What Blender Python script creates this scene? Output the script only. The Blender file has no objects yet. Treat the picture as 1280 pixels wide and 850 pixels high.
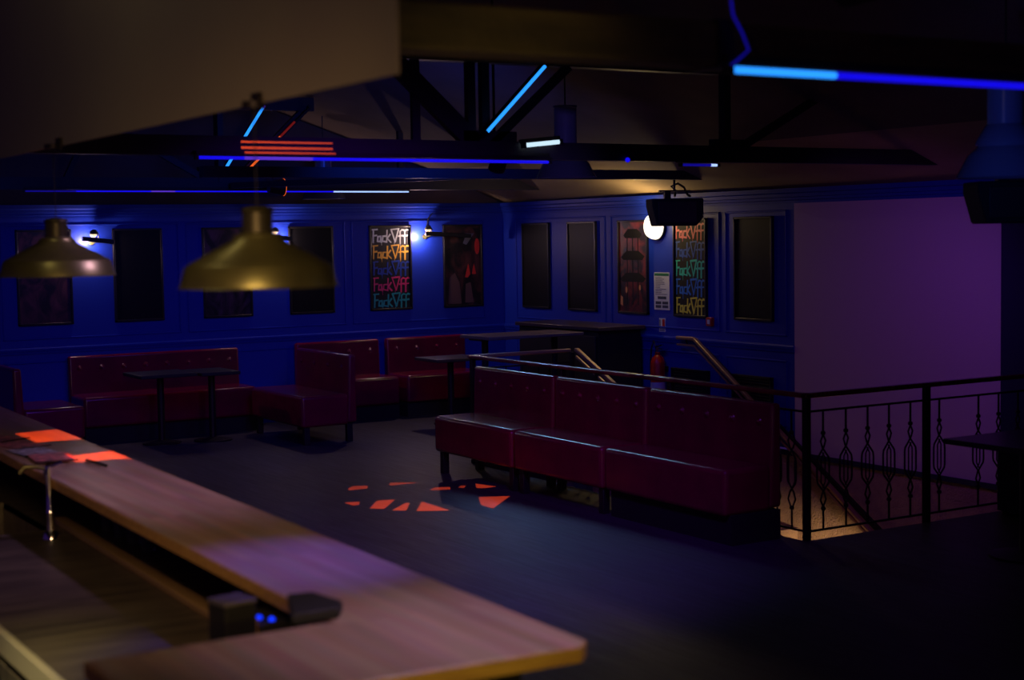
import bpy, bmesh, math, random
from mathutils import Vector, Matrix, Euler
random.seed(7)
PI = math.pi
COL = bpy.context.scene.collection

# ---------------------------------------------------------------- materials
def mat(name, color, rough=.5, metal=0., emis=None, estr=0., spec=.5, noise=None, bump=None, trans=0., coat=0.):
    m = bpy.data.materials.new(name); m.use_nodes = True
    nt = m.node_tree; b = nt.nodes['Principled BSDF']
    b.inputs['Base Color'].default_value = (*color, 1)
    b.inputs['Roughness'].default_value = rough
    b.inputs['Metallic'].default_value = metal
    b.inputs['Specular IOR Level'].default_value = spec
    b.inputs['Transmission Weight'].default_value = trans
    b.inputs['Coat Weight'].default_value = coat
    if emis:
        b.inputs['Emission Color'].default_value = (*emis, 1)
        b.inputs['Emission Strength'].default_value = estr
    if noise:                      # (scale, second colour)
        tc = nt.nodes.new('ShaderNodeTexCoord'); mp = nt.nodes.new('ShaderNodeMapping')
        n = nt.nodes.new('ShaderNodeTexNoise'); r = nt.nodes.new('ShaderNodeValToRGB')
        sc = noise[0]
        mp.inputs['Scale'].default_value = sc if isinstance(sc, tuple) else (sc, sc, sc)
        n.inputs['Scale'].default_value = 1; n.inputs['Detail'].default_value = 5
        nt.links.new(tc.outputs['Object'], mp.inputs['Vector']); nt.links.new(mp.outputs['Vector'], n.inputs['Vector'])
        nt.links.new(n.outputs['Fac'], r.inputs['Fac'])
        r.color_ramp.elements[0].color = (*color, 1); r.color_ramp.elements[0].position = .35
        r.color_ramp.elements[1].color = (*noise[1], 1); r.color_ramp.elements[1].position = .68
        nt.links.new(r.outputs['Color'], b.inputs['Base Color'])
    if bump:                       # (scale, strength)
        tc = nt.nodes.new('ShaderNodeTexCoord'); n = nt.nodes.new('ShaderNodeTexNoise'); bp = nt.nodes.new('ShaderNodeBump')
        n.inputs['Scale'].default_value = bump[0]; n.inputs['Detail'].default_value = 3
        bp.inputs['Strength'].default_value = bump[1]; bp.inputs['Distance'].default_value = .02
        nt.links.new(tc.outputs['Object'], n.inputs['Vector']); nt.links.new(n.outputs['Fac'], bp.inputs['Height'])
        nt.links.new(bp.outputs['Normal'], b.inputs['Normal'])
    return m

def wood_mat(name, c1, c2, rough, plank):
    m = mat(name, c1, rough); nt = m.node_tree; b = nt.nodes['Principled BSDF']
    tc = nt.nodes.new('ShaderNodeTexCoord')
    br = nt.nodes.new('ShaderNodeTexBrick'); mp = nt.nodes.new('ShaderNodeMapping')
    mp.inputs['Rotation'].default_value = (0, 0, PI/2)
    br.inputs['Scale'].default_value = 1; br.inputs['Brick Width'].default_value = plank[0]; br.inputs['Row Height'].default_value = plank[1]
    br.inputs['Mortar Size'].default_value = plank[2]; br.inputs['Color1'].default_value = (*c1, 1); br.inputs['Color2'].default_value = (*c2, 1)
    br.inputs['Mortar'].default_value = (*[x*.55 for x in c1], 1); br.offset = .37
    n = nt.nodes.new('ShaderNodeTexNoise'); mp2 = nt.nodes.new('ShaderNodeMapping'); mp2.inputs['Scale'].default_value = (28, 2.2, 20)
    n.inputs['Scale'].default_value = 1; n.inputs['Detail'].default_value = 6
    mx = nt.nodes.new('ShaderNodeMixRGB'); mx.blend_type = 'MULTIPLY'; mx.inputs[0].default_value = .45
    nt.links.new(tc.outputs['Object'], mp.inputs['Vector']); nt.links.new(mp.outputs['Vector'], br.inputs['Vector'])
    nt.links.new(tc.outputs['Object'], mp2.inputs['Vector']); nt.links.new(mp2.outputs['Vector'], n.inputs['Vector'])
    nt.links.new(br.outputs['Color'], mx.inputs[1]); nt.links.new(n.outputs['Color'], mx.inputs[2])
    nt.links.new(mx.outputs['Color'], b.inputs['Base Color'])
    rr = nt.nodes.new('ShaderNodeMapRange'); rr.inputs[3].default_value = rough-.1; rr.inputs[4].default_value = rough+.14
    nt.links.new(n.outputs['Fac'], rr.inputs[0]); nt.links.new(rr.outputs[0], b.inputs['Roughness'])
    return m

M = {}
M['blue'] = mat('blue_paint', (.007, .032, .4), .5, spec=.35, bump=(40, .05))
M['bluetrim'] = mat('blue_trim_paint', (.007, .03, .38), .5, spec=.25)
M['white'] = mat('white_wall_paint', (.62, .54, .56), .7, bump=(60, .08))
M['navy'] = mat('dark_navy_paint', (.008, .008, .05), .6)
M['stucco'] = mat('stairwell_render', (.42, .3, .2), .9, bump=(55, .8), noise=(7, (.34, .24, .17)))
M['roof'] = mat('attic_lining', (.13, .09, .075), .9, noise=(2.5, (.1, .07, .06)))
M['frieze'] = mat('bare_plaster', (.4, .3, .17), .9, noise=((1, 1, 6), (.3, .22, .12)))
M['soffit'] = mat('beige_plaster', (.3, .26, .17), .85, noise=(1.2, (.26, .22, .16)))
M['floor'] = wood_mat('dark_floorboards', (.06, .05, .064), (.042, .035, .046), .5, (1.4, .16, .004))
M['counter'] = wood_mat('butcher_block_wood', (.56, .4, .25), (.4, .27, .16), .38, (.9, .045, .0008))
M['edge'] = mat('counter_edge_wood', (.55, .33, .07), .5, noise=((6, 60, 60), (.38, .2, .05)))
M['leather'] = mat('red_leatherette', (.19, .002, .03), .23, spec=.5, bump=(90, .06), noise=(5, (.14, .002, .024)))
M['black'] = mat('black_wood', (.008, .008, .009), .5)
M['matte'] = mat('black_matt', (.006, .006, .007), .8)
M['iron'] = mat('wrought_iron', (.02, .014, .014), .5, .5)
M['steelbeam'] = mat('dark_steel_beam', (.02, .017, .024), .5, .3, noise=(6, (.03, .022, .025)))
M['rail'] = mat('varnished_handrail', (.3, .07, .035), .25, coat=.4, noise=((30, 3, 3), (.09, .02, .012)))
M['brassrail'] = mat('brushed_handrail', (.42, .27, .13), .35, .4)
M['brass'] = mat('aged_brass', (.24, .235, .085), .36, .8, noise=(9, (.17, .165, .07)))
M['darkbrass'] = mat('dark_brass', (.06, .055, .025), .45, .6)
M['enamel'] = mat('grey_enamel', (.14, .15, .25), .22, .1)
M['chrome'] = mat('chrome', (.8, .8, .8), .12, 1)
M['steel'] = mat('brushed_steel', (.2, .17, .13), .42, .6, noise=((3, 20, 3), (.1, .085, .075)))
M['brightsteel'] = mat('polished_edge', (.75, .7, .5), .35, .6)
M['tablewood'] = mat('dark_table_top', (.07, .045, .035), .35, noise=((4, 30, 4), (.045, .03, .025)))
M['palewood'] = mat('worn_table_top', (.16, .11, .08), .5)
M['panel'] = mat('black_glossy_panel', (.005, .005, .006), .5, spec=.2)
M['frame'] = mat('black_picture_frame', (.008, .007, .007), .4)
M['red'] = mat('red_enamel', (.5, .015, .005), .35)
M['paper'] = mat('white_paper', (.6, .64, .62), .7)
M['ink'] = mat('dark_ink', (.04, .05, .08), .7)
M['green'] = mat('green_ink', (.02, .16, .07), .7)
M['glass'] = mat('bottle_glass', (.02, .1, .03), .08, trans=.6)
M['clear'] = mat('clear_glass', (.7, .7, .7), .05, trans=.9)
M['rubber'] = mat('rubber', (.01, .01, .01), .7)
def emit(name, c, s): M[name] = mat(name, (.02, .02, .02), .5, emis=c, estr=s)
emit('led_cyan', (.02, .28, 1), 1.5); emit('led_blue', (.008, .004, 1), .85); emit('led_blue_dim', (.02, .01, 1), .22)
emit('led_white', (.35, .5, 1), 1.5); emit('led_violet', (.16, .05, 1), .6); emit('led_tube', (.62, .85, 1), 1.1)
emit('orange_glow', (1, .13, .01), 1.0); emit('orange_glow_dim', (1, .04, .0), .12); emit('indicator', (0, .03, 1), 1.6)
emit('opal', (1, .86, .66), 2.6); emit('bulb', (1, .62, .3), 2.2)

def art_mat(name, seed, c, lamps=False):
    m = mat(name, (.02, .01, .012), .35); nt = m.node_tree; b = nt.nodes['Principled BSDF']
    tc = nt.nodes.new('ShaderNodeTexCoord'); mp = nt.nodes.new('ShaderNodeMapping'); n = nt.nodes.new('ShaderNodeTexNoise')
    mp.inputs['Location'].default_value = (seed, seed*1.7, 0); mp.inputs['Scale'].default_value = (5, 5, 3.2)
    n.inputs['Scale'].default_value = 1; n.inputs['Detail'].default_value = 4; n.inputs['Distortion'].default_value = 1.4
    r = nt.nodes.new('ShaderNodeValToRGB'); r.color_ramp.elements[0].position = .42; r.color_ramp.elements[1].position = .78
    r.color_ramp.elements[0].color = (.008, .006, .008, 1); r.color_ramp.elements[1].color = (*c, 1)
    nt.links.new(tc.outputs['Object'], mp.inputs[0]); nt.links.new(mp.outputs[0], n.inputs[0]); nt.links.new(n.outputs['Fac'], r.inputs[0])
    nt.links.new(r.outputs[0], b.inputs['Base Color'])
    return m

# ---------------------------------------------------------------- mesh helper
class MB:
    def __init__(s): s.bm = bmesh.new()
    def box(s, c, d, rot=None):
        mx = Matrix.Translation(c) @ (Euler(rot).to_matrix().to_4x4() if rot else Matrix()) @ Matrix.Diagonal((*d, 1))
        bmesh.ops.create_cube(s.bm, size=1, matrix=mx); return s
    def b2(s, a, b):
        return s.box([(p+q)/2 for p, q in zip(a, b)], [abs(q-p) for p, q in zip(a, b)])
    def bar(s, p, q, w, h, up=(0, 0, 1)):          # rectangular bar between two points
        p, q = Vector(p), Vector(q); d = (q-p); L = d.length; d.normalize(); u = Vector(up)
        x = d.cross(u)
        if x.length < 1e-4: x = d.cross(Vector((0, 1, 0)))
        x.normalize(); z = x.cross(d)
        mx = Matrix((x, d, z)).transposed().to_4x4(); mx.translation = (p+q)/2
        bmesh.ops.create_cube(s.bm, size=1, matrix=mx @ Matrix.Diagonal((w, L, h, 1))); return s
    def lathe(s, prof, o=(0, 0, 0), n=32, rot=None, sx=1., sy=1.):
        R = Euler(rot).to_matrix() if rot else Matrix.Identity(3); o = Vector(o); rings = []
        for r, z in prof:
            if r < 1e-6: rings.append([s.bm.verts.new(o+R@Vector((0, 0, z)))])
            else: rings.append([s.bm.verts.new(o+R@Vector((r*math.cos(2*PI*i/n)*sx, r*math.sin(2*PI*i/n)*sy, z))) for i in range(n)])
        for a, b in zip(rings, rings[1:]):
            for i in range(n):
                j = (i+1) % n
                if len(a) == 1 and len(b) == 1: continue
                if len(a) == 1: s.bm.faces.new((a[0], b[i], b[j]))
                elif len(b) == 1: s.bm.faces.new((a[i], a[j], b[0]))
                else: s.bm.faces.new((a[i], a[j], b[j], b[i]))
        return s
    def cyl(s, o, r, h, n=20, rot=None): return s.lathe([(0, 0), (r, 0), (r, h), (0, h)], o, n, rot)
    def sph(s, o, r, sz=1., n=16):
        k = 9; return s.lathe([(r*math.sin(PI*i/k), -r*math.cos(PI*i/k)*sz) for i in range(k+1)], o, n)
    def tube(s, pts, r, n=8, closed=False):
        pts = [Vector(p) for p in pts]; rings = []; N = len(pts); ref = None
        for i, p in enumerate(pts):
            a = pts[i-1] if (i > 0 or closed) else p; b = pts[(i+1) % N] if (i < N-1 or closed) else p
            t = (b-a).normalized()
            if ref is None or abs(t.dot(ref)) > .95: ref = Vector((0, 1, 0)) if abs(t.y) < .9 else Vector((1, 0, 0))
            x = (ref - t*ref.dot(t)).normalized(); y = t.cross(x); ref = x
            rings.append([s.bm.verts.new(p + (x*math.cos(2*PI*k/n)+y*math.sin(2*PI*k/n))*r) for k in range(n)])
        prs = list(zip(rings, rings[1:])) + ([(rings[-1], rings[0])] if closed else [])
        for a, b in prs:
            for k in range(n): s.bm.faces.new((a[k], a[(k+1) % n], b[(k+1) % n], b[k]))
        if not closed: s.bm.faces.new(rings[0][::-1]); s.bm.faces.new(rings[-1])
        return s
    def prism(s, pts, axis, a, b):                   # polygon in the two other axes extruded along axis
        def mk(p, v):
            return {'x': (v, p[0], p[1]), 'y': (p[0], v, p[1]), 'z': (p[0], p[1], v)}[axis]
        A = [s.bm.verts.new(mk(p, a)) for p in pts]; B = [s.bm.verts.new(mk(p, b)) for p in pts]
        n = len(pts)
        s.bm.faces.new(A); s.bm.faces.new(B[::-1])
        for i in range(n): s.bm.faces.new((A[i], B[i], B[(i+1) % n], A[(i+1) % n]))
        return s
    def build(s, name, m, parent=None, loc=None, rz=0., bevel=0., seg=2, smooth=True):
        bmesh.ops.recalc_face_normals(s.bm, faces=s.bm.faces)
        me = bpy.data.meshes.new(name); s.bm.to_mesh(me); s.bm.free()
        me.materials.append(M[m] if isinstance(m, str) else m)
        if smooth:
            for p in me.polygons: p.use_smooth = True
            try: me.set_sharp_from_angle(angle=math.radians(38))
            except Exception: pass
        o = bpy.data.objects.new(name, me); COL.objects.link(o)
        if parent is not None: o.parent = parent
        if loc is not None: o.location = loc
        o.rotation_euler.z = rz
        if bevel:
            md = o.modifiers.new('bevel', 'BEVEL'); md.width = bevel; md.segments = seg; md.limit_method = 'ANGLE'; md.angle_limit = math.radians(50)
        return o

def thing(name, label, cat, loc=(0, 0, 0), rz=0., group=None):
    o = bpy.data.objects.new(name, None); COL.objects.link(o); o.location = loc; o.rotation_euler.z = rz
    o.empty_display_size = .1
    return tag(o, label, cat, group)
def tag(o, label, cat, group=None):
    o['label'] = label; o['category'] = cat
    if group: o['group'] = group
    return o
def struct(o): o['kind'] = 'structure'; return o
def copy_tree(o, parent=None):
    c = o.copy(); COL.objects.link(c)
    if parent is not None: c.parent = parent
    for ch in [x for x in COL.objects if x.parent == o]: copy_tree(ch, c)
    return c
def light(kind, loc, energy, color, size=.05, target=None, angle=None, blend=.5, name='lamp'):
    l = bpy.data.lights.new(name, kind); l.energy = energy; l.color = color
    if kind == 'AREA': l.size = size
    else: l.shadow_soft_size = size
    o = bpy.data.objects.new(name+'_light', l); COL.objects.link(o); o.location = loc
    if target is not None: o.rotation_euler = (Vector(target)-Vector(loc)).to_track_quat('-Z', 'Y').to_euler()
    if kind == 'SPOT': l.spot_size = math.radians(angle); l.spot_blend = blend
    return o

# ---------------------------------------------------------------- room shell
XW, YW, ZT = 10.0, 16.5, 2.5          # right wall, back wall, wall height
gx, gy0, gy1 = 7.08, 7.8, 12.3        # stairwell hole
f = MB()
f.b2((-4, -3, -.25), (gx-.02, YW, 0)); f.b2((gx-.02, -3, -.25), (XW, gy0-.03, 0)); f.b2((gx-.02, gy1, -.25), (XW, YW, 0))
struct(f.build('floor', 'floor', smooth=False))
struct(MB().b2((-4, YW, 0), (XW+.2, YW+.2, ZT+.1)).build('wall_back', 'blue', smooth=False))
struct(MB().b2((XW, 11.13, 0), (XW+.2, YW, ZT+.1)).build('wall_right', 'blue', smooth=False))
struct(MB().b2((XW-.015, 8.0, -.03), (XW+.2, 11.13, ZT-.03)).build('wall_stair', 'white', smooth=False))
struct(MB().b2((XW, -3, 0), (XW+.2, 8.0, ZT+.1)).build('wall_right_front', 'navy', smooth=False))
struct(MB().b2((9.68, 7.95, 0), (XW-.02, 8.38, ZT)).build('wall_pillar', 'navy', smooth=False))
w = MB(); w.b2((XW-.005, 7.7, -2.7), (XW+.2, 12.5, -.06)); w.b2((gx-.2, gy1, -2.7), (XW, gy1+.15, -.26))
w.b2((gx-.2, 7.6, -2.7), (XW, gy0-.06, -.26)); w.b2((gx-.2, 7.6, -2.7), (gx-.04, 12.4, -.26))
struct(w.build('wall_stairwell', 'stucco', smooth=False))
struct(MB().b2((gx-.2, 7.6, -2.8), (XW+.2, 12.5, -2.7)).build('floor_lower', 'stucco', smooth=False))
struct(MB().b2((XW-.03, 8.38, -.065), (XW, 11.9, -.02)).build('trim_1', 'navy', smooth=False))
# attic: gable over the back wall, roof slope rising from the right wall, its lowest strip plastered
ZR, S = 2.56, .33; ZC = ZR+S*5.2
gb = MB(); gb.prism([(-4, ZT), (XW, ZT), (XW, ZR), (XW-5.2, ZC), (-4, ZC)], 'y', YW-.012, YW+.2); struct(gb.build('wall_gable', 'roof', smooth=False))
r = MB(); r.prism([(XW-1.0, ZR+S), (XW-5.2, ZC), (-4, ZC), (-4, ZC+.08), (XW-5.2, ZC+.08), (XW-1.0, ZR+S+.08)], 'y', -3, YW+.2)
struct(r.build('ceiling', 'roof', smooth=False))
r = MB(); r.prism([(XW+.2, ZT-.02), (XW, ZT), (XW-1.0, ZR+S), (XW-1.0, ZR+S+.08), (XW+.2, ZR+.06)], 'y', -3, YW+.2)
struct(r.build('ceiling_slope', 'frieze', smooth=False))

# cornice, chair rail, skirting, panel mouldings
def run_profile(mb, prof, wall, a, b):
    # prof: list of (offset from wall, z)
    if wall == 'back': mb.prism([(YW-o, z) for o, z in prof], 'x', a, b)
    else: mb.prism([(XW-o, z) for o, z in prof], 'y', a, b)
def prism_back(mb, prof, a, b): mb.prism([(YW-o, z) for o, z in prof], 'x', a, b)
corn = [(0, 2.36), (.02, 2.36), (.02, 2.385), (.04, 2.39), (.04, 2.415), (.06, 2.42), (.065, 2.45), (.09, 2.46), (.1, 2.5), (0, 2.5)]
rail = [(0, .93), (.015, .93), (.02, .955), (.028, .965), (.03, .985), (.022, 1.0), (0, 1.0)]
skirt = [(0, 0), (.02, 0), (.02, .1), (.01, .12), (0, .12)]
m1 = MB(); prism_back(m1, corn, -4, XW); struct(m1.build('trim_2', 'bluetrim', smooth=False))
m1 = MB(); m1.prism([(XW-o, z) for o, z in corn], 'y', 8.38, YW); struct(m1.build('trim_3', 'bluetrim', smooth=False))
m1 = MB(); prism_back(m1, rail, -4, XW); struct(m1.build('trim_4', 'bluetrim', smooth=False))
m1 = MB(); m1.prism([(XW-o, z) for o, z in rail], 'y', 11.13, YW); struct(m1.build('trim_5', 'bluetrim', smooth=False))
m1 = MB(); prism_back(m1, skirt, -4, XW); struct(m1.build('baseboard_back', 'bluetrim', smooth=False))
m1 = MB(); m1.prism([(XW-o, z) for o, z in skirt], 'y', gy1+.02, YW); struct(m1.build('baseboard_right', 'bluetrim', smooth=False))
def mould(wall, a, b, z0, z1, n):
    mb = MB(); t = .02; q = .012
    for (p, r2) in (((a, z0), (b, z0+t)), ((a, z1-t), (b, z1)), ((a, z0), (a+t, z1)), ((b-t, z0), (b, z1))):
        if wall == 'back': mb.b2((p[0], YW-q, p[1]), (r2[0], YW, r2[1]))
        else: mb.b2((XW-q, p[0], p[1]), (XW, r2[0], r2[1]))
    struct(mb.build('trim_%d' % n, 'bluetrim', bevel=.006, smooth=False))
k = 6
for a_, b_ in ((1.9, 3.78), (3.86, 5.8), (5.88, 7.82), (7.9, 9.72)):
    mould('back', a_, b_, 1.08, 2.3, k); mould('back', a_, b_, .2, .85, k+1); k += 2
for a_, b_ in ((14.28, 16.2), (12.26, 14.18), (11.25, 12.17)):
    mould('right', a_, b_, 1.08, 2.3, k); mould('right', a_, b_, .2, .85, k+1); k += 2

# plaster bulkhead above the bar
so = MB(); so.b2((1.72, 3.32, 2.49), (1.73, 14, 4.4)); struct(so.build('wall_bulkhead', 'soffit', smooth=False))

# wall vents low on the right wall
for i, (ya, yb, lab) in enumerate(((12.43, 13.04, 'dark slatted vent panel under chair rail, next to the fire extinguisher'), (11.45, 12.04, 'dark slatted vent panel under chair rail, next to the white wall'))):
    v = thing('vent_panel', lab, 'vent', (XW, (ya+yb)/2, .4), group=None)
    hw = (yb-ya)/2
    MB().b2((-.03, -hw, 0), (0, hw, .27)).build('backing', 'matte', v)
    fr = MB()
    for q in ((-hw, 0, hw, .02), (-hw, .25, hw, .27), (-hw, 0, -hw+.02, .27), (hw-.02, 0, hw, .27)): fr.b2((-.045, q[0], q[1]), (-.025, q[2], q[3]))
    fr.build('frame', 'black', v)
    sl = MB()
    for z in range(7): sl.box((-.036, 0, .045+z*.03), (.02, 2*hw-.05, .004), (0, .6, 0))
    sl.build('slats', 'matte', v)

# ---------------------------------------------------------------- pictures
def picture(wall, a, b, z0, z1, label, art, name='framed_picture', cat='picture', fr=.022):
    w_, h_ = b-a, z1-z0; mid = (a+b)/2
    loc, rz = ((mid, YW-.001, z0), 0) if wall == 'back' else ((XW-.001, mid, z0), -PI/2)   # local: x along wall, -y out of wall
    t = thing(name, label, cat, loc, rz)
    m_ = MB()
    for q in ((-w_/2, 0, w_/2, fr), (-w_/2, h_-fr, w_/2, h_), (-w_/2, 0, -w_/2+fr, h_), (w_/2-fr, 0, w_/2, h_)):
        m_.b2((q[0], -.035, q[1]), (q[2], 0, q[3]))
    m_.build('frame', 'frame', t, bevel=.004)
    MB().b2((-w_/2+fr, -.02, fr), (w_/2-fr, -.004, h_-fr)).build('print', art, t)
    return t, w_, h_
PZ0, PZ1 = 1.232, 2.243
art1 = art_mat('art_a', 3, (.16, .05, .06)); art3 = art_mat('art_b', 9, (.12, .05, .09)); art6 = art_mat('art_c', 14, (.16, .045, .035)); artR = art_mat('art_d', 22, (.3, .03, .02))
picture('back', 4.02, 4.6, PZ0, PZ1, 'dark reddish framed poster behind the smaller brass lamp, leftmost on the back wall', art1)
picture('back', 5.05, 5.6, PZ0, PZ1, 'plain black framed panel right beside the leftmost wall sconce', 'panel', 'blank_picture')
picture('back', 6.06, 6.64, PZ0, PZ1, 'dark purple framed poster half hidden by the larger brass lamp', art3)
picture('back', 7.1, 7.66, PZ0, PZ1, 'plain black framed panel left of the back wall graffiti poster', 'panel', 'blank_picture')
t6, w6, h6 = picture('back', 9.13, 9.68, PZ0, PZ1, 'framed street scene with red lanterns, nearest the corner on the back wall', art6)
picture('right', 15.42, 16.02, PZ0-.015, PZ1, 'plain black framed panel nearest the corner on the right wall', 'panel', 'blank_picture')
picture('right', 14.44, 15.02, PZ0-.015, PZ1, 'plain black framed panel left of the red pagoda poster', 'panel', 'blank_picture')
tR, wR, hR = picture('right', 13.46, 14.01, PZ0-.015, PZ1, 'framed red poster of dark pagoda roofs left of the round wall light', artR)
picture('right', 11.43, 12.01, PZ0-.015, PZ1, 'plain black framed panel nearest the white stair wall', 'panel', 'blank_picture')
# lanterns and dim figures of the street scene
def flat(parent, name, pts, m_, y=-.0215):
    mb = MB(); mb.prism(pts, 'y', y, y+.0012); return mb.build(name, m_, parent, smooth=False)
def disc(cx, cz, rx, rz_, n=14): return [(cx+rx*math.cos(2*PI*i/n), cz+rz_*math.sin(2*PI*i/n)) for i in range(n)]
lan = mat('lantern_red', (.75, .03, .02), .5); dim = mat('print_brown', (.13, .06, .05), .5); grey_ = mat('print_grey', (.13, .13, .15), .5); pale = mat('print_amber', (.7, .3, .1), .5)
flat(t6, 'printed_lantern', disc(.2, .74, .035, .1), lan)
flat(t6, 'printed_lantern', [(.02, .36), (.07, .53), (.1, .4), (.06, .36)], lan); flat(t6, 'printed_lantern', [(.12, .4), (.15, .53), (.18, .4)], lan)
flat(t6, 'printed_banner', [(-.2, .9), (.16, .9), (.05, .76), (.0, .78), (.04, .87), (-.2, .86)], grey_)
flat(t6, 'printed_figure', [(-.22, .04), (-.2, .36), (-.12, .42), (-.06, .3), (-.03, .04)], dim)
flat(t6, 'printed_figure', [(.02, .05), (.03, .28), (.1, .3), (.14, .05)], dim)
for zz, ww in ((.86, .17), (.62, .22), (.38, .24)):
    flat(tR, 'printed_roof', [(-ww, zz), (-ww*.5, zz+.07), (ww*.5, zz+.07), (ww, zz+.01), (ww*.8, zz-.03), (-ww*.8, zz-.03)], 'matte')
for xx in (-.1, 0, .1): flat(tR, 'printed_post', [(xx-.008, .1), (xx-.008, .85), (xx+.008, .85), (xx+.008, .1)], 'matte', -.0212)
flat(tR, 'printed_glow', [(-.24, .1), (-.23, .2), (-.19, .18), (-.19, .08)], pale)
flat(tR, 'printed_glow', disc(-.12, .26, .02, .035), pale); flat(tR, 'printed_glow', disc(.13, .29, .016, .03), pale)

# graffiti posters: five hand painted lines of the same word
LET = {'F': [[(0, 0), (.02, 1)], [(-.02, 1), (.16, 1.02)], [(0, .52), (.13, .56)]],
       'a': [[(.12, .5), (.02, .48), (0, .1), (.1, .08), (.12, .5), (.14, 0)]],
       'c': [[(.12, .52), (.02, .5), (0, .1), (.12, .05)]],
       'k': [[(0, 0), (.02, .95)], [(.13, .62), (.02, .3), (.15, 0)]],
       'O': [[(-.02, 1.0), (.12, .02), (.26, 1.05), (-.02, 1.0)]],
       'f': [[(.02, -.12), (.03, .9), (.1, 1.02), (.17, .98)], [(-.04, .5), (.13, .55)]]}
def ribbon(mb, p, q, w, y0, y1):
    d = Vector((q[0]-p[0], q[1]-p[1])); L = d.length or 1; d /= L; n = Vector((-d.y, d.x))*w/2; e = d*w*.35
    P = [Vector(p)-e+n, Vector(q)+e+n, Vector(q)+e-n, Vector(p)-e-n]
    mb.prism([tuple(v) for v in P], 'y', y0, y1)
def graffiti(t, w_, h_, cols):
    rnd = random.Random(5); hh = h_*.150; adv = w_*.82/1.2
    for i, c in enumerate(cols):
        m_ = mat('spray_paint_%s' % i, c, .5)
        mb = MB(); x = -w_*.41; zb = h_*(.80-.19*i); kk = 0
        for ch in 'FackOff':
            for st in LET[ch]:
                for p, q in zip(st, st[1:]):
                    kk += 1
                    P = (x+p[0]*adv*.95, zb+p[1]*hh*(1 if ch in 'FOk' else .95)); Q = (x+q[0]*adv*.95, zb+q[1]*hh*(1 if ch in 'FOk' else .95))
                    ribbon(mb, P, Q, .0145+rnd.random()*.007, -.0215-kk*.00003, -.0195)
            x += adv*{'F': .15, 'a': .17, 'c': .15, 'k': .18, 'O': .27, 'f': .16}[ch]
        for dx in (-.12, .05, .13): ribbon(mb, (dx, zb), (dx+.002, zb-.03-rnd.random()*.02), .005, -.0212, -.0195)
        mb.build('painted_word', m_, t, smooth=False)
tg, wg, hg = picture('back', 8.13, 8.69, PZ0, PZ1, 'black framed graffiti poster with white top line, on the back wall', 'matte', 'graffiti_poster')
graffiti(tg, wg, hg, [(.62, .66, .6), (.95, .5, .05), (.01, .05, .35), (.75, .03, .16), (.02, .42, .32)])
tg, wg, hg = picture('right', 12.45, 13.0, PZ0-.015, PZ1, 'black framed graffiti poster with pink top line, on the right wall', 'matte', 'graffiti_poster')
graffiti(tg, wg, hg, [(.75, .12, .12), (.03, .1, .4), (.04, .6, .36), (.03, .2, .6), (.8, .75, .06)])

# notice, small sign, call point, extinguisher
t = thing('notice', 'white printed safety notice with green header, under the round wall light', 'notice', (XW-.001, 13.23, 1.275), -PI/2)
MB().b2((-.135, -.008, 0), (.135, 0, .4)).build('sheet', 'paper', t)
mb = MB(); mb.b2((-.125, -.0095, .365), (.125, -.008, .392)); mb.build('header_band', 'green', t)
mb = MB(); rnd = random.Random(3)
for i in range(11):
    z = .345-i*.018; mb.b2((-.11, -.0095, z), (-.11+.08+rnd.random()*.13, -.008, z+.005))
mb.b2((-.07, -.0095, .115), (.08, -.008, .145))
for xx, zz in ((-.11, .02), (.01, .02), (-.11, .06), (.01, .06)): mb.b2((xx, -.0095, zz), (xx+.1, -.008, zz+.03))
mb.build('printed_text', 'ink', t)
t = thing('extinguisher_sign', 'small white and red instruction sign just above the fire extinguisher', 'sign', (XW-.001, 13.23, 1.04), -PI/2)
MB().b2((-.055, -.006, 0), (.055, 0, .145)).build('sheet', 'paper', t)
MB().b2((.005, -.008, .055), (.045, -.006, .135)).build('pictogram', 'red', t)
mb = MB()
for z in (.01, .028, .045): mb.b2((-.045, -.008, z), (.045, -.006, z+.008))
mb.b2((-.045, -.008, .06), (-.03, -.006, .13)); mb.build('printed_text', 'ink', t)
t = thing('fire_call_point', 'small red fire alarm call point beside the right wall graffiti poster', 'alarm', (XW-.001, 12.4, 1.135), -PI/2)
MB().b2((-.045, -.04, 0), (.045, 0, .09)).build('housing', 'red', t, bevel=.006)
MB().b2((-.022, -.043, .022), (.022, -.04, .068)).build('press_plate', 'paper', t)
t = thing('fire_extinguisher', 'red fire extinguisher with black hose hanging on the blue wall', 'fire extinguisher', (XW-.11, 13.18, .35), -PI/2)
MB().lathe([(0, 0), (.06, 0), (.078, .02), (.078, .36), (.06, .42), (.028, .45), (.028, .48), (0, .48)]).build('cylinder', 'red', t)
MB().lathe([(.0785, .03), (.0785, .16)]).build('label_band', 'paper', t)
mb = MB(); mb.cyl((0, 0, .48), .022, .05); mb.box((.03, 0, .545), (.13, .02, .016), (0, -.25, 0)); mb.box((.03, 0, .52), (.12, .018, .012), (0, .1, 0)); mb.build('valve_handle', 'chrome', t)
MB().tube([(-.02, 0, .5), (-.07, 0, .6), (-.1, -.01, .5), (-.1, -.02, .35), (-.095, -.02, .15)], .009).build('hose', 'rubber', t)
MB().box((0, .09, .3), (.1, .03, .05)).build('wall_bracket', 'iron', t)

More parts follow.
